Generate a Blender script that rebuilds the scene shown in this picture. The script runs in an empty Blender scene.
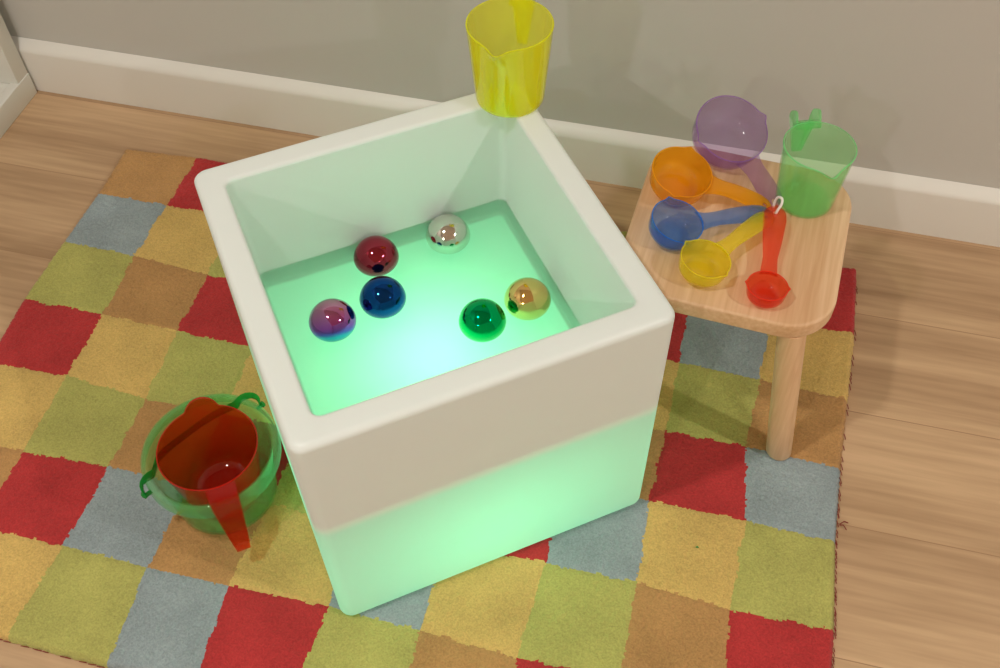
import bpy, bmesh, math, random
import numpy as np
from mathutils import Vector, Matrix, Euler, noise

PI = math.pi
S = bpy.context.scene
COL = S.collection
random.seed(7)
rng = np.random.default_rng(7)

# ------------------------------------------------------------------ camera
RZ = 0.012                      # the rug's top above the floor (floor is z = 0)
cam_d = bpy.data.cameras.new('camera')
cam_d.sensor_width = 36.0
cam_d.lens = 1042.113 / 1000 * 36.0
cam_d.clip_start = 0.02
cam = bpy.data.objects.new('camera', cam_d)
cam.location = (0.9424, -1.1482, 1.2058 + RZ)
cam.rotation_euler = Euler((0.6576, 0.0107, 0.2421), 'XYZ')
COL.objects.link(cam)
S.camera = cam

# ------------------------------------------------------------------ view, world, room lights
S.view_settings.view_transform = 'Standard'
S.view_settings.look = 'None'
S.view_settings.gamma = 1.0
S.view_settings.use_curve_mapping = False
S.view_settings.exposure = 0.0
S.cycles.transparent_max_bounces = 40
S.cycles.max_bounces = 12
S.cycles.diffuse_bounces = 6
S.cycles.transmission_bounces = 10
S.cycles.glossy_bounces = 6
S.cycles.caustics_reflective = False
S.cycles.caustics_refractive = True
S.cycles.sample_clamp_indirect = 6.0
S.cycles.blur_glossy = 0.0

W = bpy.data.worlds.new('world'); S.world = W
W.use_nodes = True
W.node_tree.nodes['Background'].inputs[0].default_value = (1.0, 0.9, 0.78, 1)
W.node_tree.nodes['Background'].inputs[1].default_value = 0.0

CEIL = 2.42
LAMP = (0.97, 0.96, 0.90)
for k, (lx, ly, pw) in enumerate([(0.10, -1.12, 20.0), (2.95, -1.05, 32.0), (0.02, -3.60, 32.0), (3.20, -3.60, 32.0)]):
    ld = bpy.data.lights.new('ceiling_downlight', 'AREA')
    ld.shape = 'DISK'; ld.size = 0.11; ld.energy = pw; ld.color = LAMP
    lo = bpy.data.objects.new('ceiling_downlight', ld)
    lo.location = (lx, ly, CEIL - 0.012)
    COL.objects.link(lo)
LED_POWER = 1.75
LED_COLOR = (0.21, 1.0, 0.46)


# ------------------------------------------------------------------ material helpers
def new_mat(name):
    m = bpy.data.materials.new(name)
    m.use_nodes = True
    nt = m.node_tree
    nt.nodes.clear()
    out = nt.nodes.new('ShaderNodeOutputMaterial')
    return m, nt, out


def N(nt, kind, **inp):
    n = nt.nodes.new('ShaderNode' + kind)
    for k, v in inp.items():
        k2 = k.replace('_', ' ')
        if k2 in n.inputs:
            n.inputs[k2].default_value = v
    return n


def principled(name, col, rough=0.5, metal=0.0, bump=0.0, bscale=200.0, spec=0.5, vary=0.0, vscale=6.0):
    m, nt, out = new_mat(name)
    b = N(nt, 'BsdfPrincipled', Roughness=rough, Metallic=metal)
    b.inputs['Base Color'].default_value = (*col, 1)
    b.inputs['Specular IOR Level'].default_value = spec
    tc = N(nt, 'TexCoord')
    if vary:
        nz = N(nt, 'TexNoise', Scale=vscale, Detail=4.0)
        nt.links.new(tc.outputs['Object'], nz.inputs['Vector'])
        mx = nt.nodes.new('ShaderNodeMix'); mx.data_type = 'RGBA'
        mx.inputs[6].default_value = tuple(c * (1 - vary) for c in col) + (1,)
        mx.inputs[7].default_value = tuple(min(1, c * (1 + vary)) for c in col) + (1,)
        nt.links.new(nz.outputs['Fac'], mx.inputs[0])
        nt.links.new(mx.outputs[2], b.inputs['Base Color'])
    if bump:
        nz = N(nt, 'TexNoise', Scale=bscale, Detail=3.0)
        nt.links.new(tc.outputs['Object'], nz.inputs['Vector'])
        bp = N(nt, 'Bump', Strength=bump, Distance=0.001)
        nt.links.new(nz.outputs['Fac'], bp.inputs['Height'])
        nt.links.new(bp.outputs['Normal'], b.inputs['Normal'])
    nt.links.new(b.outputs[0], out.inputs['Surface'])
    return m


def clear_plastic(name, T, haze=0.12, hcol=None, rough=0.03):
    """tinted see-through plastic, a little milky; T is what one wall lets through"""
    m, nt, out = new_mat(name)
    hc = hcol or T
    tr = N(nt, 'BsdfTransparent')
    tr.inputs['Color'].default_value = tuple(math.sqrt(t) for t in T) + (1,)
    dif = N(nt, 'BsdfDiffuse'); dif.inputs['Color'].default_value = (*hc, 1)
    tl = N(nt, 'BsdfTranslucent'); tl.inputs['Color'].default_value = (*hc, 1)
    hz = N(nt, 'MixShader', Fac=0.5)
    nt.links.new(dif.outputs[0], hz.inputs[1]); nt.links.new(tl.outputs[0], hz.inputs[2])
    mx = N(nt, 'MixShader', Fac=haze)
    nt.links.new(tr.outputs[0], mx.inputs[1]); nt.links.new(hz.outputs[0], mx.inputs[2])
    gl = N(nt, 'BsdfGlossy', Roughness=rough)
    fr = N(nt, 'Fresnel', IOR=1.49)
    geo = N(nt, 'NewGeometry')
    inv = N(nt, 'Math'); inv.operation = 'SUBTRACT'; inv.inputs[0].default_value = 1.0
    nt.links.new(geo.outputs['Backfacing'], inv.inputs[1])
    mul = N(nt, 'Math'); mul.operation = 'MULTIPLY'
    nt.links.new(fr.outputs[0], mul.inputs[0]); nt.links.new(inv.outputs[0], mul.inputs[1])
    fin = N(nt, 'MixShader')
    nt.links.new(mul.outputs[0], fin.inputs[0])
    nt.links.new(mx.outputs[0], fin.inputs[1]); nt.links.new(gl.outputs[0], fin.inputs[2])
    nt.links.new(fin.outputs[0], out.inputs['Surface'])
    return m


def plastic_pair(name, T, haze, hcol):
    """wall plastic, and the same plastic seen edge-on at a rim"""
    return (clear_plastic(name, T, haze, hcol),
            clear_plastic(name + '_edge', tuple(t ** 2.2 for t in T), min(0.75, haze + 0.40), tuple(c * 0.9 for c in hcol)))


def rim_slot(o, pair, z0, nz=0.45):
    """give the upward-facing lip above z0 the edge-on plastic"""
    me = o.data
    me.materials.clear()
    me.materials.append(pair[0]); me.materials.append(pair[1])
    for p_ in me.polygons:
        p_.material_index = 1 if (p_.center.z > z0 and p_.normal.z > nz) else 0
    return o


def wood(name, c_lo, c_hi, axis=1, ring=38.0, stretch=0.06, rough=0.45, plank=None, grain=0.5):
    m, nt, out = new_mat(name)
    b = N(nt, 'BsdfPrincipled', Roughness=rough)
    tc = N(nt, 'TexCoord')
    mp = N(nt, 'Mapping')
    sc = [1.0, 1.0, 1.0]; sc[axis] = stretch
    mp.inputs['Scale'].default_value = sc
    nt.links.new(tc.outputs['Object'], mp.inputs['Vector'])
    vec = mp.outputs['Vector']
    if plank:
        # each plank shifts the figure, so boards differ
        sx = N(nt, 'SeparateXYZ'); nt.links.new(tc.outputs['Object'], sx.inputs[0])
        br = nt.nodes.new('ShaderNodeTexBrick')
        br.offset = 0.37; br.offset_frequency = 2; br.squash = 1.0
        br.inputs['Color1'].default_value = (0, 0, 0, 1); br.inputs['Color2'].default_value = (1, 1, 1, 1)
        br.inputs['Mortar'].default_value = (0.5, 0.5, 0.5, 1)
        br.inputs['Scale'].default_value = 1.0
        br.inputs['Mortar Size'].default_value = 0.0007
        br.inputs['Mortar Smooth'].default_value = 0.15
        br.inputs['Bias'].default_value = 0.0
        br.inputs['Brick Width'].default_value = 1.9
        br.inputs['Row Height'].default_value = plank
        mp2 = N(nt, 'Mapping'); mp2.inputs['Location'].default_value = (0.85, 0.077 + plank * 40, 0)
        nt.links.new(tc.outputs['Object'], mp2.inputs['Vector'])
        nt.links.new(mp2.outputs['Vector'], br.inputs['Vector'])
        ad = N(nt, 'VectorMath'); ad.operation = 'MULTIPLY_ADD'
        ad.inputs[1].default_value = (3.1, 5.7, 2.3)
        nt.links.new(br.outputs['Color'], ad.inputs[0]); nt.links.new(vec, ad.inputs[2])
        vec = ad.outputs[0]
    n1 = N(nt, 'TexNoise', Scale=ring * 0.16, Detail=2.0, Distortion=0.4)
    nt.links.new(vec, n1.inputs['Vector'])
    wv = N(nt, 'Math'); wv.operation = 'MULTIPLY'; wv.inputs[1].default_value = 9.0
    nt.links.new(n1.outputs['Fac'], wv.inputs[0])
    sn = N(nt, 'Math'); sn.operation = 'PINGPONG'; sn.inputs[1].default_value = 1.0
    nt.links.new(wv.outputs[0], sn.inputs[0])
    n2 = N(nt, 'TexNoise', Scale=ring * 4.0, Detail=4.0)
    nt.links.new(vec, n2.inputs['Vector'])
    n3 = N(nt, 'TexNoise', Scale=2.2, Detail=2.0)
    nt.links.new(vec, n3.inputs['Vector'])
    a1 = N(nt, 'Math'); a1.operation = 'MULTIPLY_ADD'; a1.inputs[1].default_value = grain * 0.55
    nt.links.new(sn.outputs[0], a1.inputs[0]); nt.links.new(n2.outputs['Fac'], a1.inputs[2])
    a2 = N(nt, 'Math'); a2.operation = 'ADD'
    nt.links.new(a1.outputs[0], a2.inputs[0]); nt.links.new(n3.outputs['Fac'], a2.inputs[1])
    mr = N(nt, 'MapRange'); mr.inputs[1].default_value = 0.75; mr.inputs[2].default_value = 1.60
    nt.links.new(a2.outputs[0], mr.inputs[0])
    mx = nt.nodes.new('ShaderNodeMix'); mx.data_type = 'RGBA'
    mx.inputs[6].default_value = (*c_hi, 1); mx.inputs[7].default_value = (*c_lo, 1)
    nt.links.new(mr.outputs[0], mx.inputs[0])
    colout = mx.outputs[2]
    if plank:
        mm = nt.nodes.new('ShaderNodeMix'); mm.data_type = 'RGBA'
        mm.inputs[7].default_value = (c_lo[0] * 0.95, c_lo[1] * 0.92, c_lo[2] * 0.9, 1)
        nt.links.new(br.outputs['Fac'], mm.inputs[0]); nt.links.new(colout, mm.inputs[6])
        colout = mm.outputs[2]
    nt.links.new(colout, b.inputs['Base Color'])
    bp = N(nt, 'Bump', Strength=0.15, Distance=0.0006)
    nt.links.new(n2.outputs['Fac'], bp.inputs['Height']); nt.links.new(bp.outputs['Normal'], b.inputs['Normal'])
    nt.links.new(b.outputs[0], out.inputs['Surface'])
    return m


def pile(name, col):
    m, nt, out = new_mat(name)
    b = N(nt, 'BsdfPrincipled', Roughness=0.95)
    b.inputs['Specular IOR Level'].default_value = 0.1
    b.inputs['Sheen Weight'].default_value = 0.15
    tc = N(nt, 'TexCoord')
    n1 = N(nt, 'TexNoise', Scale=420.0, Detail=3.0); nt.links.new(tc.outputs['Object'], n1.inputs['Vector'])
    n2 = N(nt, 'TexNoise', Scale=14.0, Detail=4.0); nt.links.new(tc.outputs['Object'], n2.inputs['Vector'])
    a = N(nt, 'Math'); a.operation = 'MULTIPLY_ADD'; a.inputs[1].default_value = 0.75
    nt.links.new(n2.outputs['Fac'], a.inputs[0]); nt.links.new(n1.outputs['Fac'], a.inputs[2])
    mr = N(nt, 'MapRange'); mr.inputs[1].default_value = 0.5; mr.inputs[2].default_value = 1.2
    nt.links.new(a.outputs[0], mr.inputs[0])
    mx = nt.nodes.new('ShaderNodeMix'); mx.data_type = 'RGBA'
    mx.inputs[6].default_value = tuple(c * 0.72 for c in col) + (1,)
    mx.inputs[7].default_value = tuple(min(1, c * 1.22) for c in col) + (1,)
    nt.links.new(mr.outputs[0], mx.inputs[0]); nt.links.new(mx.outputs[2], b.inputs['Base Color'])
    bp = N(nt, 'Bump', Strength=0.6, Distance=0.002)
    nt.links.new(n1.outputs['Fac'], bp.inputs['Height']); nt.links.new(bp.outputs['Normal'], b.inputs['Normal'])
    nt.links.new(b.outputs[0], out.inputs['Surface'])
    return m


def glow_plastic(name, refl, trans, fac, fac_hi=None, z0=0.0, z1=1.0):
    """white moulded polyethylene that lets lamp light through; the moulding thickens between heights z0 and z1"""
    m, nt, out = new_mat(name)
    d = N(nt, 'BsdfDiffuse'); d.inputs['Color'].default_value = (*refl, 1)
    t = N(nt, 'BsdfTranslucent'); t.inputs['Color'].default_value = (*trans, 1)
    mx = N(nt, 'MixShader', Fac=fac)
    if fac_hi is not None:
        tc = N(nt, 'TexCoord')
        sx = N(nt, 'SeparateXYZ'); nt.links.new(tc.outputs['Object'], sx.inputs[0])
        mr = N(nt, 'MapRange'); mr.interpolation_type = 'SMOOTHSTEP'
        for k, v in enumerate((z0, z1, fac, fac_hi)):
            mr.inputs[k + 1].default_value = v
        nt.links.new(sx.outputs[2], mr.inputs[0]); nt.links.new(mr.outputs[0], mx.inputs[0])
    nt.links.new(d.outputs[0], mx.inputs[1]); nt.links.new(t.outputs[0], mx.inputs[2])
    g = N(nt, 'BsdfGlossy', Roughness=0.35)
    f2 = N(nt, 'MixShader', Fac=0.03)
    nt.links.new(mx.outputs[0], f2.inputs[1]); nt.links.new(g.outputs[0], f2.inputs[2])
    nt.links.new(f2.outputs[0], out.inputs['Surface'])
    return m


# ------------------------------------------------------------------ object helpers
def link_mesh(name, me, mat=None, parent=None, smooth=True, angle=40):
    o = bpy.data.objects.new(name, me)
    COL.objects.link(o)
    if mat is not None and not me.materials:
        me.materials.append(mat)
    if smooth:
        me.polygons.foreach_set('use_smooth', [True] * len(me.polygons))
        me.set_sharp_from_angle(angle=math.radians(angle))
    if parent is not None:
        o.parent = parent
    return o


def obj(name, bm, mat=None, parent=None, smooth=True, angle=40, fix=True):
    if fix:
        bmesh.ops.recalc_face_normals(bm, faces=bm.faces[:])
    me = bpy.data.meshes.new(name)
    bm.to_mesh(me); bm.free()
    return link_mesh(name, me, mat, parent, smooth, angle)


def thing(name, label, cat, loc=(0, 0, 0), rot=(0, 0, 0), group=None):
    o = bpy.data.objects.new(name, None)
    o.empty_display_size = 0.05
    COL.objects.link(o)
    o.location = loc; o.rotation_euler = rot
    o['label'] = label; o['category'] = cat
    if group:
        o['group'] = group
    return o


def tag(o, label, cat, group=None):
    o['label'] = label; o['category'] = cat
    if group:
        o['group'] = group
    return o


def structure(name, bm, mat, **kw):
    o = obj(name, bm, mat, **kw)
    o['kind'] = 'structure'
    return o


def bm_box(bm, x0, x1, y0, y1, z0, z1, bev=0.0):
    vs = [bm.verts.new(v) for v in [(x0, y0, z0), (x1, y0, z0), (x1, y1, z0), (x0, y1, z0),
                                    (x0, y0, z1), (x1, y0, z1), (x1, y1, z1), (x0, y1, z1)]]
    fs = [bm.faces.new([vs[i] for i in q]) for q in
          [(3, 2, 1, 0), (4, 5, 6, 7), (0, 1, 5, 4), (1, 2, 6, 5), (2, 3, 7, 6), (3, 0, 4, 7)]]
    if bev:
        es = list({e for f in fs for e in f.edges})
        bmesh.ops.bevel(bm, geom=es, offset=bev, segments=3, affect='EDGES', profile=0.5)
    return bm


def loft(bm, rings, closed=False, cap0=False, cap1=False):
    """rings: lists of points, each ring closed"""
    V = [[bm.verts.new(p) for p in r] for r in rings]
    n = len(V[0]); m = len(V)
    for j in range(m if closed else m - 1):
        a, b = V[j], V[(j + 1) % m]
        for i in range(n):
            bm.faces.new((a[i], a[(i + 1) % n], b[(i + 1) % n], b[i]))
    if cap0:
        bm.faces.new(V[0][::-1])
    if cap1:
        bm.faces.new(V[-1])
    return V


def lathe(prof, seg=72, deform=None, closed=True, center=True):
    """closed profile of (r, z); r = 0 points become poles"""
    bm = bmesh.new()
    rows = []
    for (r, z) in prof:
        if r <= 1e-6:
            rows.append([bm.verts.new((0, 0, z))])
        else:
            row = []
            for i in range(seg):
                a = 2 * PI * i / seg
                rr, zz = (r, z) if deform is None else deform(a, r, z)
                row.append(bm.verts.new((rr * math.cos(a), rr * math.sin(a), zz)))
            rows.append(row)
    for j in range(len(rows) - 1):
        a, b = rows[j], rows[j + 1]
        for i in range(seg):
            i2 = (i + 1) % seg
            if len(a) == 1 and len(b) == 1:
                continue
            if len(a) == 1:
                bm.faces.new((a[0], b[i2], b[i]))
            elif len(b) == 1:
                bm.faces.new((a[i], a[i2], b[0]))
            else:
                bm.faces.new((a[i], a[i2], b[i2], b[i]))
    return bm


def tube(bm, pts, r, seg=10, closed=False):
    pts = [Vector(p) for p in pts]
    n = len(pts); rings = []
    up = Vector((0.13, 0.31, 0.94)).normalized()
    for i, p in enumerate(pts):
        if closed:
            t = (pts[(i + 1) % n] - pts[i - 1]).normalized()
        else:
            t = (pts[min(i + 1, n - 1)] - pts[max(i - 1, 0)]).normalized()
        s = t.cross(up)
        if s.length < 1e-4:
            s = t.cross(Vector((1, 0, 0)))
        s.normalize(); u = s.cross(t).normalized(); up = u
        rr = r[i] if isinstance(r, (list, tuple)) else r
        rings.append([p + rr * (math.cos(2 * PI * k / seg) * s + math.sin(2 * PI * k / seg) * u) for k in range(seg)])
    loft(bm, rings, closed=closed, cap0=not closed, cap1=not closed)
    return bm


def ang_dist(a, b):
    return (a - b + PI) % (2 * PI) - PI


# ================================================================== SETTING
M_floor = wood('oak_floor', (0.345, 0.205, 0.108), (0.605, 0.400, 0.232), axis=0, ring=26.0, stretch=0.055, rough=0.42, plank=0.18, grain=0.85)
M_wall = principled('wall_paint', (0.54, 0.515, 0.48), rough=0.75, bump=0.12, bscale=260.0, spec=0.3)
M_trim = principled('trim_paint', (0.74, 0.70, 0.65), rough=0.38, bump=0.04, bscale=90.0)
M_ceil = principled('ceiling_paint', (0.80, 0.78, 0.74), rough=0.9)
X0, X1, Y0, Y1 = -0.62, 4.4, -4.9, 0.128
bm = bmesh.new(); bm_box(bm, X0, X1, Y0, Y1, -0.05, 0.0); structure('floor', bm, M_floor, smooth=False)
bm = bmesh.new(); bm_box(bm, X0 - .1, X1 + .1, Y0 - .1, Y1 + .1, CEIL, CEIL + 0.05); structure('ceiling', bm, M_ceil, smooth=False)
bm = bmesh.new(); bm_box(bm, X0 - .1, X1 + .1, Y1, Y1 + 0.1, -0.05, CEIL); structure('wall_back', bm, M_wall, smooth=False)
bm = bmesh.new(); bm_box(bm, X0 - .1, X0, Y0, Y1, -0.05, CEIL); structure('wall_left', bm, M_wall, smooth=False)
bm = bmesh.new(); bm_box(bm, X1, X1 + .1, Y0, Y1, -0.05, CEIL); structure('wall_right', bm, M_wall, smooth=False)
bm = bmesh.new(); bm_box(bm, X0 - .1, X1 + .1, Y0 - .1, Y0, -0.05, CEIL); structure('wall_front', bm, M_wall, smooth=False)

# baseboard: flat face, rounded-over top sloping back to the wall
prof = [(0.110, 0.0), (0.110, 0.083), (0.1105, 0.0862), (0.112, 0.0892), (0.1145, 0.0922), (0.119, 0.0962), (0.124, 0.1005), (0.1275, 0.1025), (0.128, 0.0)]
bm = bmesh.new()
loft(bm, [[(x, y, z) for (y, z) in prof] for x in (-0.36, X1)], cap0=True, cap1=True)
structure('baseboard_back', bm, M_trim, angle=35)

# ================================================================== WHITE SHELF UNIT at the left edge
M_unit = principled('white_melamine', (0.70, 0.68, 0.63), rough=0.45, spec=0.4)
M_hole = principled('dark_hole', (0.03, 0.028, 0.025), rough=0.8)
unit = thing('shelf_unit', 'white open shelf unit cut off at the far left beside the baseboard', 'shelf', (-0.40, -0.30, 0))


def part_box(name, par, mat, b, bev=0.0012):
    bm = bmesh.new(); bm_box(bm, *b, bev=bev)
    o = obj(name, bm, mat, par, angle=30)
    for v in o.data.vertices:
        v.co -= par.location
    return o


sp_ = part_box('side_panel', unit, M_unit, (-0.60, -0.2450, 0.072, 0.1045, 0.0401, 1.2))
part_box('bottom_shelf', unit, M_unit, (-0.60, -0.262, -0.80, 0.1045, 0.022, 0.0400))
part_box('plinth', unit, M_unit, (-0.2618, -0.2435, -0.80, 0.1045, 0.0, 0.0440))
part_box('far_side_panel', unit, M_unit, (-0.60, -0.246, -0.82, -0.80, 0.0, 1.2)).name = 'side_panel.001'
part_box('back_panel', unit, M_unit, (-0.606, -0.60, -0.82, 0.1045, 0.0, 1.2))
for zz in (0.075,):
    bm = bmesh.new()
    tube(bm, [(-0.283, 0.0730, zz), (-0.283, 0.0716, zz)], 0.0026, 14)
    hh = obj('shelf_pin_hole', bm, M_hole, sp_)
    for v in hh.data.vertices:
        v.co -= unit.location

# ================================================================== RUG
RUG = [[(-0.0116, -0.0063), (0.1164, 0.002), (0.2369, 0.0017), (0.3589, 0.0011), (0.4805, 0.0007), (0.6017, 0.0003), (0.7228, -0.0003), (0.8439, -0.0009), (0.9651, -0.0015), (1.0872, -0.0007), (1.2089, 0.0036)], [(-0.007, -0.1153), (0.1157, -0.1147), (0.2379, -0.1163), (0.3597, -0.117), (0.4809, -0.117), (0.602, -0.1174), (0.7231, -0.118), (0.8447, -0.1185), (0.9658, -0.1192), (1.0859, -0.1222), (1.2107, -0.1271)], [(-0.01, -0.226), (0.1151, -0.228), (0.2409, -0.2385), (0.3609, -0.2355), (0.4816, -0.2348), (0.6023, -0.2351), (0.7232, -0.2356), (0.8453, -0.2361), (0.9688, -0.2349), (1.0826, -0.2401), (1.2056, -0.2456)], [(-0.0118, -0.3497), (0.1209, -0.3468), (0.2415, -0.3523), (0.3626, -0.3524), (0.4825, -0.3524), (0.6025, -0.3525), (0.723, -0.3528), (0.8438, -0.354), (0.9652, -0.3571), (1.0758, -0.3551), (1.2012, -0.3599)], [(-0.0022, -0.4668), (0.122, -0.4625), (0.2497, -0.4726), (0.3657, -0.4703), (0.483, -0.4701), (0.6024, -0.4698), (0.7233, -0.4693), (0.8437, -0.4685), (0.9617, -0.4667), (1.0843, -0.4668), (1.1999, -0.4692)], [(0.0026, -0.5878), (0.1254, -0.5913), (0.2505, -0.5837), (0.3658, -0.5876), (0.4805, -0.5879), (0.6013, -0.5865), (0.7231, -0.5866), (0.8477, -0.5838), (0.9637, -0.5832), (1.0787, -0.5913), (1.2043, -0.588)], [(0.0028, -0.7064), (0.1249, -0.7068), (0.2477, -0.7047), (0.3664, -0.707), (0.4735, -0.7058), (0.6015, -0.7016), (0.7209, -0.7052), (0.8416, -0.7099), (0.9629, -0.7054), (1.0817, -0.7064), (1.2031, -0.7062)], [(0.0019, -0.8251), (0.1217, -0.8279), (0.2383, -0.8324), (0.3718, -0.8338), (0.4831, -0.8265), (0.6013, -0.8225), (0.7216, -0.8233), (0.8422, -0.825), (0.9627, -0.8242), (1.0829, -0.8239), (1.2033, -0.824)]]
CELLS = ['TRYBOTYOBR', 'BYORBYTRBY', 'OTRYOTBYOT', 'RYOYTBOTRB', 'YOTRORRBYO', 'TRBTYBYOTR', 'BYOBROTRYB']
PILE = {'R': (0.44, 0.037, 0.038), 'Y': (0.60, 0.405, 0.130), 'O': (0.42, 0.40, 0.115), 'T': (0.45, 0.245, 0.092), 'B': (0.285, 0.335, 0.350)}
KEYS = 'RYOTB'
G = np.array(RUG); G[0, :, 1] += 0.004; G[:, 0, 0] -= 0.003                                   # [row][col][xy]
nu, nv = 520, 364                                   # 3 mm pile grid
us = np.linspace(0, 10, nu + 1); vs_ = np.linspace(0, 7, nv + 1)
U, V = np.meshgrid(us, vs_)
iu = np.clip(U.astype(int), 0, 9); iv = np.clip(V.astype(int), 0, 6)
fu = (U - iu)[..., None]; fv = (V - iv)[..., None]
P = (G[iv, iu] * (1 - fu) * (1 - fv) + G[iv, iu + 1] * fu * (1 - fv) + G[iv + 1, iu] * (1 - fu) * fv + G[iv + 1, iu + 1] * fu * fv)
Z = np.full(U.shape, RZ)
edge = np.minimum(np.minimum(U, 10 - U), np.minimum(V, 7 - V)) * 0.12
Z = Z - 0.0085 * np.clip(1 - edge / 0.007, 0, 1) ** 2
jit = rng.normal(0, 1, U.shape)
Z = Z - 0.0009 + 0.0006 * np.clip(jit, -1.5, 1.5)
# slight dip where two colours meet
bu = np.abs(U - np.round(U)); bv = np.abs(V - np.round(V))
Z = Z - 0.0012 * np.exp(-(np.minimum(bu, bv) * 0.12 / 0.003) ** 2)
P = P + rng.normal(0, 0.0005, P.shape)
verts = np.concatenate([P, Z[..., None]], 2).reshape(-1, 3)
nt_ = len(verts)
idx = np.arange(nt_).reshape(nv + 1, nu + 1)
quads = np.stack([idx[:-1, :-1], idx[1:, :-1], idx[1:, 1:], idx[:-1, 1:]], -1).reshape(-1, 4)
# colour of each face, with a woolly wobble along the borders
cu = (U[:-1, :-1] + U[1:, 1:]) / 2; cv = (V[:-1, :-1] + V[1:, 1:]) / 2
wob = np.array([[(noise.noise((u * 5.5, v * 5.5, 1.7)) * 0.03 + noise.noise((u * 23, v * 23, 4.2)) * 0.015,
                  noise.noise((u * 5.5, v * 5.5, 9.1)) * 0.03 + noise.noise((u * 23, v * 23, 7.7)) * 0.015) for u, v in zip(a, b)] for a, b in zip(cu, cv)])
ci = np.clip(np.floor(cu + wob[..., 0]).astype(int), 0, 9); cj = np.clip(np.floor(cv + wob[..., 1]).astype(int), 0, 6)
kk = np.array([[KEYS.index(ch) for ch in r] for r in CELLS])
mi = kk[cj, ci].reshape(-1)
# rim down to the floor
rim = list(idx[0, :]) + list(idx[1:, -1]) + list(idx[-1, -2::-1]) + list(idx[-2:0:-1, 0])
low = verts[rim].copy(); low[:, 2] = 0.0005
faces = quads.tolist()
n_r = len(rim)
for a in range(n_r):
    b = (a + 1) % n_r
    faces.append([int(rim[a]), int(rim[b]), nt_ + b, nt_ + a])
faces.append([nt_ + a for a in range(n_r)])
mi = np.concatenate([mi, np.full(n_r + 1, 3)])
me = bpy.data.meshes.new('rug')
me.from_pydata(np.concatenate([verts, low]).tolist(), [], faces)
for ch in KEYS:
    me.materials.append(pile('wool_' + {'R': 'red', 'Y': 'yellow', 'O': 'olive', 'T': 'tan', 'B': 'blue'}[ch], PILE[ch]))
me.polygons.foreach_set('material_index', mi.astype(np.int32))
me.update()
rug = link_mesh('rug', me, None, None, smooth=True, angle=80)
tag(rug, 'multicoloured checked wool rug of red, yellow, olive, tan and blue squares on the wood floor', 'rug')
# dark red overcast stitching along the right and front edges
bm = bmesh.new()


def edge_pt(side, s):
    if side == 'right':
        j = min(int(s * 7), 6); f = s * 7 - j
        a, b = G[j][10], G[j + 1][10]
    else:
        j = min(int(s * 10), 9); f = s * 10 - j
        a, b = G[7][j], G[7][j + 1]
    return a * (1 - f) + b * f


for side, cnt in (('right', 150), ('front', 210)):
    for k in range(cnt):
        s = (k + random.uniform(-.3, .3)) / cnt
        s = min(max(s, 0), 0.999)
        if random.random() < (0.35 if side == 'front' else 0.35 + 0.5 * max(0, 1 - s * 1.3)):
            continue
        p = edge_pt(side, s)
        o2 = (1, 0.15) if side == 'right' else (0.15, -1)
        t2 = (0.25, -1) if side == 'right' else (1, 0.3)
        ln = random.uniform(0.002, 0.0045)
        a = Vector((p[0] + o2[0] * 0.0005 - t2[0] * ln, p[1] + o2[1] * 0.0005 - t2[1] * ln, 0.0045))
        b = Vector((p[0] + o2[0] * 0.0016 + t2[0] * ln, p[1] + o2[1] * 0.0016 + t2[1] * ln, random.uniform(0.0015, 0.003)))
        tube(bm, [a, (a + b) / 2 + Vector((0, 0, 0.0005)), b], 0.0006, 6)
for q in [((1.2035, -0.440), (1.2145, -0.434)), ((1.2035, -0.441), (1.213, -0.4445))]:
    (ax, ay), (bx, by) = q
    tube(bm, [(ax, ay, 0.004), ((ax + bx) / 2, (ay + by) / 2 + 0.002, 0.005), (bx, by, 0.0015)], 0.0007, 6)
st = obj('edge_stitching', bm, principled('dark_red_yarn', (0.20, 0.025, 0.02), rough=0.95), rug)
st['label'] = 'dark red yarn overcast along the rug edge'; st['kind'] = 'stuff'

# ================================================================== LIGHT CUBE
CX, CY, CYAW, CH = 0.6695, -0.4326, math.radians(36.957), 0.3885
HS = 0.2030                     # half of the cube's width


def cube_pt(u, v, z):
    c, s = math.cos(CYAW), math.sin(CYAW)
    return Vector((CX + c * u - s * v, CY + s * u + c * v, z + RZ))


def rsq(a, r, z, seg=10):
    """ring: square of half-size a with corner radius r"""
    pts = []
    for q, (sx, sy) in enumerate([(1, 1), (-1, 1), (-1, -1), (1, -1)]):
        for k in range(seg + 1):
            t = PI / 2 * q + PI / 2 * k / seg
            pts.append((sx * (a - r) + r * math.cos(t), sy * (a - r) + r * math.sin(t), z))
    return pts


M_shell = glow_plastic('frosted_polyethylene', (0.93, 0.93, 0.91), (0.47, 0.72, 0.72), 0.52, 0.24, 0.212, 0.228)
M_tray = glow_plastic('frosted_polyethylene_tray', (0.92, 0.92, 0.90), (0.92, 0.94, 0.92), 0.58, 0.30, 0.199, 0.206)
M_baffle = glow_plastic('frosted_polyethylene_baffle', (0.9, 0.9, 0.9), (0.92, 0.94, 0.92), 0.55)
cube = thing('light_cube', 'white glowing plastic cube with open top tray, lit green inside', 'light cube', (CX, CY, RZ), (0, 0, CYAW))
HT = CH
FZ = 0.195                      # tray floor
WZ = 0.2305                     # water level
BAND = 0.2320                   # height of the added ring that dims LED light above
A = HS
rings = [rsq(0.02, 0.01, 0.004), rsq(0.15, 0.016, 0.004), rsq(A - 0.010, 0.015, 0.002), rsq(A - 0.0035, 0.015, 0.003), rsq(A - 0.0007, 0.015, 0.006), rsq(A, 0.015, 0.010)]
for z in list(np.linspace(0.03, BAND - 0.001, 8)) + list(np.linspace(BAND + 0.001, HT - 0.010, 8)):
    rings.append(rsq(A, 0.015, z))
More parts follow.
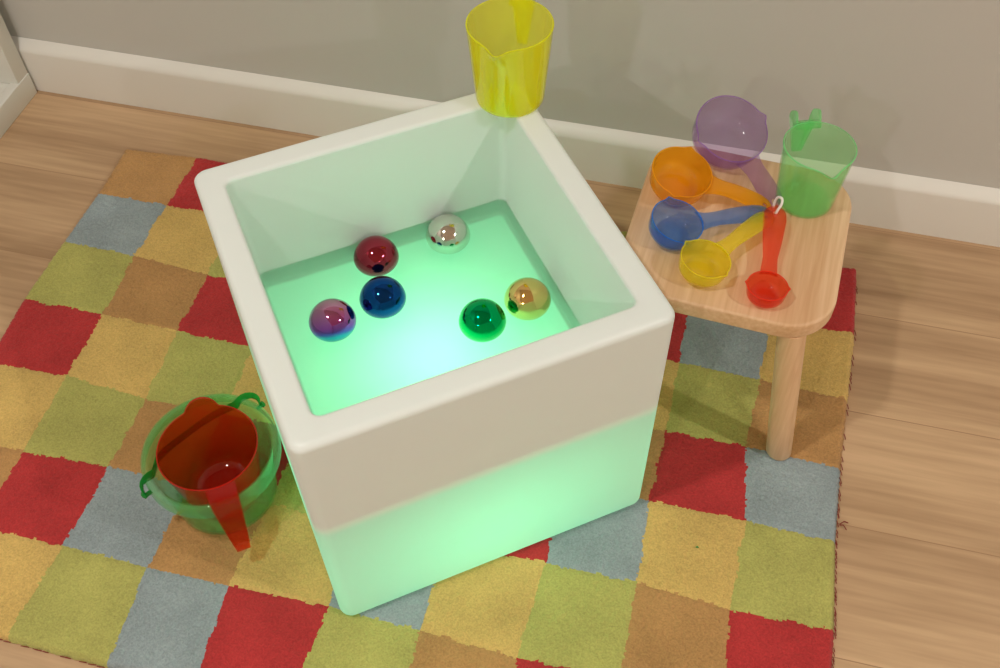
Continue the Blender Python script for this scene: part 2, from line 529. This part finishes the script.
for k in range(0, 7):
    t = k / 6 * PI / 2
    rr = 0.008
    rings.append(rsq(A - rr + rr * math.cos(t), 0.015 if k < 3 else 0.0145, HT - rr + rr * math.sin(t)))
rings.append(rsq(0.1765, 0.013, HT))
for k in range(1, 6):
    t = k / 5 * PI / 2
    rr = 0.005
    rings.append(rsq(0.1765 - rr * math.sin(t), 0.013 - 0.003 * k / 5, HT - rr + rr * math.cos(t)))
bm = bmesh.new(); loft(bm, rings, cap0=True)
shell = obj('outer_shell', bm, M_shell, cube, angle=60)
rings = [rsq(0.1715, 0.010, HT - 0.005)]
for z in list(np.linspace(HT - 0.02, WZ + 0.002, 8)) + list(np.linspace(WZ - 0.002, FZ + 0.007, 6)):
    f = (HT - z) / (HT - FZ)
    rings.append(rsq(0.1715 - 0.006 * f, 0.010, z))
a0 = 0.1715 - 0.006
for k in range(1, 6):
    t = k / 5 * PI / 2
    rr = 0.006
    rings.append(rsq(a0 - rr + rr * math.cos(t), 0.010 - 0.003 * k / 5, FZ + rr - rr * math.sin(t)))
rings.append(rsq(0.10, 0.007, FZ)); rings.append(rsq(0.02, 0.007, FZ))
bm = bmesh.new(); loft(bm, rings, cap1=True)
tray = obj('tray', bm, M_tray, cube, angle=50)
tray['label'] = 'recessed tray glowing pale green'
# unseen ring added between shell and tray to dim LED light above
bm = bmesh.new()
loft(bm, [rsq(0.1668, 0.010, BAND), rsq(A - 0.0004, 0.015, BAND), rsq(A - 0.0004, 0.015, BAND + 0.002), rsq(0.1668, 0.010, BAND + 0.002)], closed=True)
obj('light_baffle', bm, M_baffle, tray, angle=30)
# the LED puck in the base
bm = lathe([(0, 0.0045), (0.045, 0.0045), (0.045, 0.018), (0.042, 0.022), (0.02, 0.024), (0, 0.024)], 40)
puck = obj('led_puck', bm, principled('led_housing', (0.8, 0.8, 0.8), rough=0.4), cube)
ld = bpy.data.lights.new('led', 'POINT'); ld.energy = LED_POWER; ld.color = LED_COLOR; ld.shadow_soft_size = 0.03
lo = bpy.data.objects.new('led', ld); COL.objects.link(lo); lo.parent = cube; lo.location = (0.0, -0.02, 0.075)

# shallow water in the tray: its free surface, with the small meniscus along the walls
f = (HT - WZ) / (HT - FZ)
aw = 0.1715 - 0.006 * f
rings = [rsq(aw, 0.010, 0.0012), rsq(aw - 0.0008, 0.010, 0.0003), rsq(aw - 0.003, 0.010, 0.0), rsq(0.1, 0.01, 0.0), rsq(0.03, 0.01, 0.0)]
bm = bmesh.new(); loft(bm, rings, cap1=True)
bm.normal_update()
for f_ in bm.faces:
    if f_.normal.z < 0:
        f_.normal_flip()
bm.normal_update()
m, nt, out = new_mat('clear_water')
g = N(nt, 'BsdfGlass', IOR=1.333, Roughness=0.0)
nt.links.new(g.outputs[0], out.inputs['Surface'])
water = obj('water', bm, m, None, angle=60, fix=False)
water.location = (CX, CY, RZ + WZ); water.rotation_euler = (0, 0, CYAW)
tag(water, 'shallow clear water lying in the tray of the glowing cube', 'water')
water['kind'] = 'stuff'

# ================================================================== MIRROR BALLS
BR = 0.0287


def metal(name, col, rough=0.04):
    return principled(name, col, rough=rough, metal=1.0)


def rainbow():
    m, nt, out = new_mat('iridescent_coating')
    b = N(nt, 'BsdfPrincipled', Roughness=0.05, Metallic=1.0)
    tc = N(nt, 'TexCoord')
    sx = N(nt, 'SeparateXYZ'); nt.links.new(tc.outputs['Object'], sx.inputs[0])
    nz = N(nt, 'TexNoise', Scale=25.0); nt.links.new(tc.outputs['Object'], nz.inputs['Vector'])
    ma = N(nt, 'Math'); ma.operation = 'MULTIPLY_ADD'; ma.inputs[1].default_value = 0.006
    nt.links.new(nz.outputs['Fac'], ma.inputs[0]); nt.links.new(sx.outputs[2], ma.inputs[2])
    mr = N(nt, 'MapRange'); mr.inputs[1].default_value = -BR; mr.inputs[2].default_value = BR
    nt.links.new(ma.outputs[0], mr.inputs[0])
    cr = N(nt, 'ValToRGB')
    e = cr.color_ramp.elements
    e[0].position = 0.0; e[0].color = (0.55, 0.45, 0.12, 1)
    e[1].position = 1.0; e[1].color = (0.60, 0.26, 0.40, 1)
    for pos, c in [(0.08, (0.70, 0.40, 0.36, 1)), (0.13, (0.03, 0.30, 0.50, 1)), (0.26, (0.02, 0.36, 0.62, 1)), (0.36, (0.14, 0.09, 0.55, 1)), (0.48, (0.38, 0.07, 0.46, 1)), (0.72, (0.52, 0.14, 0.40, 1))]:
        x = e.new(pos); x.color = c
    nt.links.new(mr.outputs[0], cr.inputs[0]); nt.links.new(cr.outputs[0], b.inputs['Base Color'])
    nt.links.new(b.outputs[0], out.inputs['Surface'])
    return m


BALLS = [((0.5722, -0.3366), metal('red_mirror', (0.38, 0.040, 0.07)), 'red mirrored ball in the tray, touching the blue ball'),
         ((0.6010, -0.3990), metal('blue_mirror', (0.008, 0.065, 0.29)), 'dark blue mirrored ball in the tray, touching the red ball'),
         ((0.5531, -0.4470), rainbow(), 'iridescent pink and turquoise mirrored ball in the tray'),
         ((0.6505, -0.2797), metal('silver_mirror', (0.72, 0.69, 0.64)), 'plain silver mirrored ball in the tray'),
         ((0.7284, -0.4053), metal('green_mirror', (0.0, 0.40, 0.13)), 'bright green mirrored ball in the tray, touching the gold ball'),
         ((0.7735, -0.3605), metal('gold_mirror', (0.88, 0.60, 0.22)), 'gold mirrored ball in the tray, touching the green ball')]
bm = bmesh.new(); bmesh.ops.create_uvsphere(bm, u_segments=64, v_segments=40, radius=BR)
for k, ((bx, by), mt, lab) in enumerate(BALLS):
    b2 = bm.copy()
    o = obj('mirror_ball', b2, mt, None, angle=180)
    o.location = (bx - 0.0028, by + 0.0035, RZ + FZ + BR + 0.0002)
    if lab.startswith('iri'):
        o.rotation_euler = (math.radians(-43), math.radians(-12), math.radians(14))
    tag(o, lab, 'ball', 'mirrored balls in the light cube tray')
bm.free()

# ================================================================== STOOL
SX, SY, SYAW = 1.004, -0.233, math.radians(-4.0)
ZT = 0.28                                    # seat top above the rug
M_pine = wood('pine', (0.58, 0.33, 0.165), (0.84, 0.59, 0.37), axis=1, ring=42.0, stretch=0.045, rough=0.5, grain=0.8)
M_pine_leg = wood('pine_leg', (0.60, 0.36, 0.19), (0.80, 0.55, 0.33), axis=2, ring=60.0, stretch=0.05, rough=0.5, grain=0.3)
stool = thing('stool', 'small pale pine stool with rounded seat, holding the measuring spoons', 'stool', (SX, SY, RZ), (0, 0, SYAW))


def rrect(hx, hy, r, z, seg=14):
    pts = []
    for q, (sx, sy) in enumerate([(1, 1), (-1, 1), (-1, -1), (1, -1)]):
        for k in range(seg + 1):
            t = PI / 2 * q + PI / 2 * k / seg
            pts.append((sx * (hx - r) + r * math.cos(t), sy * (hy - r) + r * math.sin(t), z))
    return pts


hx, hy, cr_ = 0.1275, 0.1325, 0.058
TH = 0.024
rings = []
for k in range(5):
    t = k / 4 * PI / 2
    e = 0.0035
    rings.append(rrect(hx - e + e * math.sin(t), hy - e + e * math.sin(t), cr_, ZT - TH + e - e * math.cos(t)))
for k in range(5):
    t = k / 4 * PI / 2
    e = 0.0035
    rings.append(rrect(hx - e + e * math.cos(t), hy - e + e * math.cos(t), cr_, ZT - e + e * math.sin(t)))
bm = bmesh.new(); loft(bm, rings, cap0=True, cap1=True)
obj('seat', bm, M_pine, stool, angle=35)
for sx in (-1, 1):
    for sy in (-1, 1):
        bm = bmesh.new()
        top = Vector((sx * 0.0865, sy * 0.1130, ZT - TH + 0.0005)); foot = Vector((sx * 0.1215, sy * 0.1120, 0.0))
        L = (top - foot).length
        rr = 0.0168
        rg = []
        for (f, r) in [(0.0, rr - 0.003), (0.004, rr - 0.001), (0.012, rr), (0.3, rr), (0.7, rr), (1.0, rr)]:
            c = foot.lerp(top, f)
            rg.append([(c.x + r * math.cos(2 * PI * i / 28), c.y + r * math.sin(2 * PI * i / 28), c.z) for i in range(28)])
        loft(bm, rg, cap0=True, cap1=True)
        obj('leg', bm, M_pine_leg, stool, angle=50)

# ================================================================== BEAKERS
def beaker_body(rt, rb, H, spout_az, th=0.0017, lip=0.0, spout=0.008, dip=0.006, width=0.28):
    def deform(a, r, z):
        d = ang_dist(a, spout_az)
        g = math.exp(-(d / width) ** 2)
        f = max(0.0, (z - H * 0.72) / (H * 0.28))
        g2 = math.exp(-(d / (width * 0.55)) ** 2)
        return r + spout * g2 * f * f, z - dip * g * f * f * (1.0 if f > 0 else 0)
    out = [(0, 0.0), (rb * 0.5, 0.0), (rb - 0.0025, 0.0), (rb - 0.0008, 0.0007), (rb, 0.0022)]
    for f in np.linspace(0.04, 0.965, 26):
        out.append((rb + (rt - rb) * f, H * f))
    out += [(rt - 0.0001, H * 0.978), (rt + lip, H * 0.985), (rt + lip, H - 0.0004), (rt + lip - 0.0004, H), (rt - th + 0.0003, H), (rt - th, H - 0.0006)]
    for f in np.linspace(0.965, 0.05, 26):
        out.append((rb + (rt - rb) * f - th, H * f))
    out += [(rb - th - 0.0006, 0.0024), (rb - th - 0.002, 0.0017), (rb * 0.5, 0.0017), (0, 0.0017)]
    return lathe(out, 96, deform)


def hook_handle(path, widths, flange, th=0.002, tn=None):
    """strap bent along path (in a vertical plane: (r, z)), with a raised flange along both edges.
    local: x outward, y across, z up"""
    pts = []
    bm = bmesh.new()
    n = len(path)
    cen = [Vector((r, 0, z)) for r, z in path]
    nor = []
    for i in range(n):
        t = (cen[min(i + 1, n - 1)] - cen[max(i - 1, 0)]).normalized()
        nor.append(Vector((-t.z, 0, t.x)))          # outward / upward side
    rings = []
    for i in range(n):
        w = widths[i] / 2; c = cen[i]; nn = nor[i]; h = flange[i]
        y = Vector((0, 1, 0))
        # channel cross-section
        rings.append([c - y * w - nn * th / 2, c + y * w - nn * th / 2,
                      c + y * w + nn * (th / 2 + h), c + y * (w - th) + nn * (th / 2 + h),
                      c + y * (w - th) + nn * th / 2, c - y * (w - th) + nn * th / 2,
                      c - y * (w - th) + nn * (th / 2 + h), c - y * w + nn * (th / 2 + h)])
    loft(bm, rings, cap0=True, cap1=True)
    return bm


def bez(ps, n):
    ps = [np.array(q, float) for q in ps]
    out = []
    for i in range(n + 1):
        t = i / n
        q = ps
        while len(q) > 1:
            q = [q[j] * (1 - t) + q[j + 1] * t for j in range(len(q) - 1)]
        out.append(q[0])
    return out


def hook_path(r0, z0, out_len, r_tip, z_tip, corner=0.006):
    a = [(r0 - 0.001, z0), (r0 + out_len * 0.5, z0 + 0.0002)]
    b = bez([(r0 + out_len - corner, z0), (r0 + out_len, z0), (r0 + out_len + (r_tip - r0 - out_len) * 0.1, z0 - (z0 - z_tip) * 0.1)], 8)
    p = [np.array(q) for q in a] + b
    last = p[-1]
    for f in np.linspace(0.12, 1, 12):
        p.append(last * (1 - f) + np.array((r_tip, z_tip)) * f)
    return [(float(q[0]), float(q[1])) for q in p]


def taper(path, pairs):
    """piecewise-linear values along arc length fraction"""
    d = [0.0]
    for i in range(1, len(path)):
        d.append(d[-1] + math.hypot(path[i][0] - path[i - 1][0], path[i][1] - path[i - 1][1]))
    return [float(np.interp(x / d[-1], [q[0] for q in pairs], [q[1] for q in pairs])) for x in d]


P_yel = plastic_pair('yellow_clear_plastic', (0.99, 0.99, 0.36), 0.33, (1.0, 0.98, 0.03))
P_grn = plastic_pair('green_clear_plastic', (0.84, 1.0, 0.78), 0.19, (0.30, 0.98, 0.42))
# yellow beaker standing on the cube's back corner
yb = thing('beaker', 'tall clear yellow beaker standing on the back corner of the glowing cube', 'beaker', (0.7078, -0.1843, CH + RZ + 0.0004), (0, 0, 0))
H = 0.104
o = obj('body', beaker_body(0.0500, 0.0410, H, math.atan2(-0.053, -0.004), spout=0.006, dip=0.006, th=0.0021), P_yel[0], yb, angle=50)
rim_slot(o, P_yel, H * 0.85)
pth = hook_path(0.0492, H - 0.011, 0.018, 0.0640, 0.030)
o = obj('handle', hook_handle(pth, taper(pth, [(0, .027), (.25, .027), (1, .012)]), taper(pth, [(0, .0004), (.22, .010), (.3, .010), (1, .002)])), P_yel[0], yb, angle=30)
o.rotation_euler = (0, 0, math.radians(90))

# green beaker standing on the stool
gb = thing('beaker', 'clear green beaker with forked handle standing at the back right of the stool', 'beaker', (1.0775, -0.1640, RZ + ZT + 0.0004))
H = 0.088
o = obj('body', beaker_body(0.0430, 0.0350, H, math.radians(-66), spout=0.006, dip=0.008, width=0.33, th=0.0021), P_grn[0], gb, angle=50)
rim_slot(o, P_grn, H * 0.85)
pth = hook_path(0.0420, H - 0.009, 0.015, 0.0560, 0.030)
o = obj('handle', hook_handle(pth, taper(pth, [(0, .031), (.2, .031), (1, .012)]), taper(pth, [(0, .0006), (.17, .015), (.22, .013), (1, .002)]), th=0.0026), clear_plastic('green_handle_plastic', (0.72, 0.98, 0.66), 0.30, (0.24, 0.95, 0.38)), gb, angle=30)
o.rotation_euler = (0, 0, math.radians(110))

# ================================================================== MEASURING SPOONS
def scoop_bm(r, d, th=0.0016, spouts=True):
    def deform(a, rr, z):
        if not spouts:
            return rr, z
        g = sum(math.exp(-(ang_dist(a, s * PI / 2) / 0.11) ** 2) for s in (-1, 1))
        f = max(0.0, 1 + z / (d * 0.45))
        return rr + r * 0.10 * g * f * f, z + r * 0.02 * g * f
    prof = []
    ro = [(0, -d), (0.30 * r, -d), (0.50 * r, -d)]
    for k in range(1, 11):
        t = k / 10 * PI / 2
        ro.append((0.56 * r + 0.385 * r * math.sin(t), -d + 0.50 * d * (1 - math.cos(t))))
    for f in np.linspace(0.56, 0.985, 9):
        ro.append((0.945 * r + 0.055 * r * math.sin((f - 0.5) / 0.5 * PI / 2), -d + d * f))
    ro.append((r, 0.0))
    ri = [(max(0.0, q[0] - th), q[1] + th * max(0.0, min(1.0, (-q[1] / d - 0.5) * 2.2))) for q in ro[::-1]]
    ri[0] = (r - th, 0.0)
    ri[-1] = (0, -d + th)
    return lathe(ro + ri, 72, deform)


def spoon_handle(r, tip, wroot, wwaist, wtip, arch, th=0.002, hole=True):
    """flat strap from the scoop's rim (x = r) to tip (x, z) in local coordinates, cupped across, rounded end with a hole"""
    L = tip[0] - r
    nS, nW = 46, 12
    bm = bmesh.new()
    ctrl = [(r * 0.985, -0.0035), (r + L * 0.22, -0.002 + arch), (r + L * 0.62, tip[1] + arch * 1.1), (tip[0], tip[1])]
    cl = bez(ctrl, nS)
    grid = []
    tot = L
    for i, q in enumerate(cl):
        s = i / nS
        w = float(np.interp(s, [0, .10, .28, .5, .8, .9, .95, .985, 1], [wroot, wwaist * 1.1, wwaist, (wwaist + wtip) / 2, wtip, wtip * .93, wtip * .78, wtip * .5, wtip * .2]))
        i0, i1 = max(i - 1, 0), min(i + 1, nS)
        t = np.array(cl[i1]) - np.array(cl[i0]); t /= np.linalg.norm(t)
        nn = np.array((-t[1], t[0]))
        row = []
        for j in range(nW + 1):
            y = (j / nW - .5) * w
            sag = -0.0022 * (2 * abs(j / nW - .5)) ** 3 * min(1, s * 5)
            x, z = q[0] + nn[0] * sag, q[1] + nn[1] * sag
            if i == 0:                       # hug the scoop's rim
                x = math.sqrt(max(q[0] ** 2 - y * y, 1e-8))
            elif i < 5:
                x = x + (math.sqrt(max(cl[0][0] ** 2 - y * y, 1e-8)) - cl[0][0]) * (1 - i / 5)
            row.append((x, y, z))
        grid.append(row)
    V = [[bm.verts.new(v) for v in r_] for r_ in grid]
    for i in range(nS):
        for j in range(nW):
            bm.faces.new((V[i][j], V[i + 1][j], V[i + 1][j + 1], V[i][j + 1]))
    hx_ = None
    if hole:
        hx_ = cl[int(nS * 0.90)]
        hr = wtip * 0.12
        kill = [f for f in bm.faces if math.hypot(f.calc_center_median().x - hx_[0], f.calc_center_median().y) < hr]
        bmesh.ops.delete(bm, geom=kill, context='FACES')
        for v in bm.verts:
            if v.is_boundary:
                dd = math.hypot(v.co.x - hx_[0], v.co.y)
                if dd < hr * 2.2 and dd > 1e-6:
                    v.co.x = hx_[0] + (v.co.x - hx_[0]) / dd * hr; v.co.y = v.co.y / dd * hr
    bmesh.ops.recalc_face_normals(bm, faces=bm.faces[:])
    geom = bmesh.ops.solidify(bm, geom=bm.faces[:], thickness=th)
    return bm, hx_


SPOONS = [
    # colour, rim centre, r, tilt, tip (x, y, z above the seat), widths, arch, T, haze, hcol, label
    ('purple', (0.9755, -0.1110), 0.0470, 22.0, 0.0, (1.0460, -0.1929, 0.0060), (.034, .027, .030), .006, (0.80, 0.66, 0.87), 0.13, (0.46, 0.24, 0.70), 'largest measuring spoon, clear purple, tilted at the back of the stool'),
    ('orange', (0.9255, -0.1905), 0.0383, 12.0, 6.0, (1.0398, -0.2001, 0.0100), (.032, .023, .026), .007, (1.0, 0.75, 0.12), 0.42, (1.0, 0.50, 0.008), 'orange measuring spoon beside the back left corner of the stool seat'),
    ('blue', (0.9312, -0.2680), 0.0323, 11.0, 9.0, (1.0398, -0.2094, 0.0140), (.028, .020, .026), .005, (0.46, 0.68, 0.97), 0.22, (0.035, 0.28, 0.92), 'blue measuring spoon on the stool, nearest the glowing cube'),
    ('yellow', (0.9710, -0.3170), 0.0300, 6.0, 6.0, (1.0395, -0.2152, 0.0180), (.025, .018, .024), .004, (0.99, 0.95, 0.26), 0.30, (1.0, 0.90, 0.04), 'yellow measuring spoon lying between the blue and red ones'),
    ('red', (1.0441, -0.3351), 0.0236, 3.0, 0.0, (1.0430, -0.2035, 0.0210), (.020, .0170, .0280), .002, (0.98, 0.36, 0.22), 0.27, (0.95, 0.07, 0.02), 'smallest measuring spoon, red, on top of the other handles'),
]
hole_at = None
for (cn, (sx_, sy_), r, tilt, roll, tip, (w0, w1, w2), arch, T, hz, hc, lab) in SPOONS:
    th_ = math.radians(tilt)
    d = 0.86 * r
    yaw = math.atan2(tip[1] - sy_, tip[0] - sx_)
    ro_ = math.radians(roll)
    R3 = Euler((ro_, th_, 0), 'XYZ').to_matrix()
    cz = RZ + ZT + 0.0008 - min((R3 @ Vector((0.62 * r * math.cos(a / 20 * PI), 0.62 * r * math.sin(a / 20 * PI), -d))).z for a in range(40))
    sp = thing('measuring_spoon', lab, 'measuring spoon', (sx_, sy_, cz), (ro_, th_, yaw), 'nested measuring spoons on the stool')
    mw = Matrix.Translation((sx_, sy_, cz)) @ Euler((ro_, th_, yaw), 'XYZ').to_matrix().to_4x4()
    pair = plastic_pair(cn + '_spoon_plastic', T, hz, hc)
    rim_slot(obj('scoop', scoop_bm(r, d), pair[0], sp, angle=60), pair, -0.004)
    tl = mw.inverted() @ Vector((tip[0], tip[1], RZ + ZT + tip[2]))
    hb, hxx = spoon_handle(r, (tl.x, tl.z), w0, w1, w2, arch)
    obj('handle', hb, pair[0], sp, angle=40)
    if cn == 'red':
        hole_at = mw @ Vector((hxx[0], 0, hxx[1]))

# little white loop through the handle tips
bm = bmesh.new()
hp = hole_at
pts = [hp + Vector(q) for q in [(0.0005, 0, -0.006), (0.0015, 0, 0.003), (0.0045, 0.003, 0.011), (0.004, 0.009, 0.0145), (-0.0005, 0.013, 0.012), (-0.003, 0.0125, 0.003), (-0.002, 0.008, -0.008)]]
sm = []
n = len(pts)
for i in range(n):
    for k in range(6):
        t = k / 6
        p0, p1, p2, p3 = pts[i - 1], pts[i], pts[(i + 1) % n], pts[(i + 2) % n]
        sm.append(0.5 * ((2 * p1) + (p2 - p0) * t + (2 * p0 - 5 * p1 + 4 * p2 - p3) * t * t + (3 * p1 - p0 - 3 * p2 + p3) * t ** 3))
tube(bm, sm, 0.0016, 10, closed=True)
tag(obj('binding_loop', bm, principled('white_cord', (0.85, 0.78, 0.74), rough=0.4), None, angle=80), 'small white plastic loop tied through the handle tips of the spoons', 'loop')

# ================================================================== BUCKET AND JUG
M_bucket = clear_plastic('green_bucket_plastic', (0.76, 0.96, 0.68), haze=0.20, hcol=(0.20, 0.85, 0.35))
M_bail = clear_plastic('dark_green_handle_plastic', (0.10, 0.62, 0.18), haze=0.55, hcol=(0.02, 0.50, 0.10))
P_red = plastic_pair('red_jug_plastic', (0.95, 0.20, 0.06), 0.24, (0.85, 0.02, 0.005)); M_red = P_red[0]
BX, BY = 0.4207, -0.5825
bk = thing('bucket', 'clear green toy bucket on the rug beside the cube, a red jug inside', 'bucket', (BX, BY, RZ))
HB = 0.1050
rbt, rtp, rl = 0.0655, 0.0765, 0.0845
prof = [(0, 0.002), (rbt - 0.008, 0.002), (rbt - 0.006, 0.0), (rbt - 0.002, 0.0), (rbt, 0.003)]
for f in np.linspace(0.08, 0.93, 20):
    prof.append((rbt + (rtp - rbt) * f, HB * f))
prof += [(rtp + 0.0005, HB - 0.0045), (rl - 0.0025, HB - 0.0025), (rl - 0.0016, HB - 0.0055), (rl - 0.0010, HB - 0.021), (rl + 0.0006, HB - 0.021), (rl, HB - 0.004), (rl - 0.0012, HB - 0.0012), (rl - 0.0035, HB), (rtp + 0.0015, HB - 0.001), (rtp - 0.001, HB - 0.0035)]
for f in np.linspace(0.93, 0.08, 20):
    prof.append((rbt + (rtp - rbt) * f - 0.0018, HB * f))
prof += [(rbt - 0.004, 0.0042), (0, 0.0042)]
obj('body', lathe(prof, 96), M_bucket, bk, angle=50)
# bail: strap pivoting on both sides of the rim, lying down inside behind the jug
bm = bmesh.new()
azL, azR = math.radians(233), math.radians(68)
pl = Vector((rl * math.cos(azL), rl * math.sin(azL), 0)); pr_ = Vector((rl * math.cos(azR), rl * math.sin(azR), 0))


def rim_pt(az, r, z):
    return Vector((r * math.cos(math.radians(az)), r * math.sin(math.radians(az)), z))


pts = [rim_pt(233, rl + 0.003, HB - 0.017), rim_pt(232, rl + 0.006, HB - 0.010), rim_pt(229, rl + 0.004, HB + 0.001), rim_pt(225, rl - 0.003, HB + 0.001), rim_pt(219, rtp - 0.004, HB - 0.007), rim_pt(210, rtp - 0.007, HB - 0.013)]
for az in range(200, 99, -10):
    k_ = math.sin(math.radians((200 - az) * 1.8))
    pts.append(rim_pt(az, rtp - 0.0085 - 0.0035 * k_, HB - 0.016 - 0.022 * k_))
pts += [rim_pt(92, rtp - 0.006, HB - 0.011), rim_pt(87, rtp - 0.004, HB - 0.005), rim_pt(82, rl - 0.003, HB + 0.001), rim_pt(76, rl + 0.004, HB + 0.001), rim_pt(72, rl + 0.006, HB - 0.007), rim_pt(69, rl + 0.003, HB - 0.016)]
sm = []
for i in range(len(pts) - 1):
    p0, p1, p2, p3 = pts[max(i - 1, 0)], pts[i], pts[i + 1], pts[min(i + 2, len(pts) - 1)]
    for k in range(4):
        t = k / 4
        sm.append(0.5 * ((2 * p1) + (p2 - p0) * t + (2 * p0 - 5 * p1 + 4 * p2 - p3) * t * t + (3 * p1 - p0 - 3 * p2 + p3) * t ** 3))
sm.append(pts[-1])
rings = []
for i, q in enumerate(sm):
    t = (sm[min(i + 1, len(sm) - 1)] - sm[max(i - 1, 0)]).normalized()
    up = Vector((0, 0, 1)); s = t.cross(up)
    s = s.normalized() if s.length > 1e-3 else Vector((q.x, q.y, 0)).normalized()
    u = s.cross(t).normalized()
    w, hgt = 0.0011, 0.0072
    rings.append([q + s * w * math.cos(2 * PI * k / 12) + u * hgt * math.sin(2 * PI * k / 12) for k in range(12)])
loft(bm, rings, cap0=True, cap1=True)
bail = obj('bail_handle', bm, M_bail, bk, angle=60)
bail['label'] = 'dark green strap handle folded down inside the bucket'
for az in (232, 69):
    bm = bmesh.new()
    a = rim_pt(az, rl - 0.002, HB - 0.014); b = rim_pt(az, rl + 0.009, HB - 0.015)
    tube(bm, [a, a.lerp(b, .7), a.lerp(b, .72), b], [0.0025, 0.0025, 0.0042, 0.0042], 16)
    obj('pivot_peg', bm, M_bail, bail, angle=40)

# red jug standing in the bucket
jg = thing('jug', 'clear red jug with a bent strap handle, standing inside the green bucket', 'jug', (0.4215, -0.5850, RZ + 0.0046))
HJ = 0.110
jb, jt = 0.046, 0.0618
spaz = math.radians(121)


def jdef(a, r, z):
    d = ang_dist(a, spaz)
    g = max(0.0, 1 - (d / 0.34) ** 2) ** 0.75 if abs(d) < 0.34 else 0.0
    f = max(0.0, (z - HJ * 0.80) / (HJ * 0.20))
    return r + 0.009 * g * f, z + 0.008 * g * f


th = 0.0019
prof = [(0, 0.0), (jb - 0.010, 0.0), (jb - 0.003, 0.001), (jb, 0.005)]
for f in np.linspace(0.08, 0.99, 30):
    prof.append((jb + (jt - jb) * f, HJ * f))
prof += [(jt, HJ - 0.0004), (jt - 0.0005, HJ), (jt - th + 0.0003, HJ), (jt - th, HJ - 0.0006)]
for f in np.linspace(0.98, 0.09, 30):
    prof.append((jb + (jt - jb) * f - th, HJ * f))
prof += [(jb - th - 0.004, 0.0042), (jb - 0.012, 0.003), (jb - 0.014, 0.0024), (0, 0.0024)]
rim_slot(obj('body', lathe(prof, 144, jdef), M_red, jg, angle=50), P_red, HJ * 0.9)
pth = hook_path(jt - 0.0005, HJ - 0.0015, 0.0225, 0.1035, 0.040, corner=0.005)
pth = pth + [(pth[-1][0] + 0.004, pth[-1][1] - 0.002), (pth[-1][0] + 0.009, pth[-1][1] - 0.0025)]
o = obj('handle', hook_handle(pth, taper(pth, [(0, .037), (.2, .034), (.9, .0195), (1, .0165)]), taper(pth, [(0, .0004), (.18, .004), (.3, .004), (.9, .003), (1, .001)]), th=0.0022), M_red, jg, angle=30)
o.rotation_euler = (0, 0, math.radians(-52))

SPX, SPY = 1.0296, -0.5202
# a speck of green fluff on a yellow square of the rug
bm = bmesh.new()
tube(bm, [(SPX - .0018, SPY, RZ + 0.0012), (SPX, SPY + .0008, RZ + 0.002), (SPX + .0018, SPY, RZ + 0.0012)], [0.0007, 0.0013, 0.0006], 8)
tag(obj('fluff', bm, principled('green_fluff', (0.05, 0.25, 0.06), rough=0.95), None, angle=80), 'tiny speck of green fluff on a yellow square of the rug', 'fluff')
bpy.context.view_layer.update()
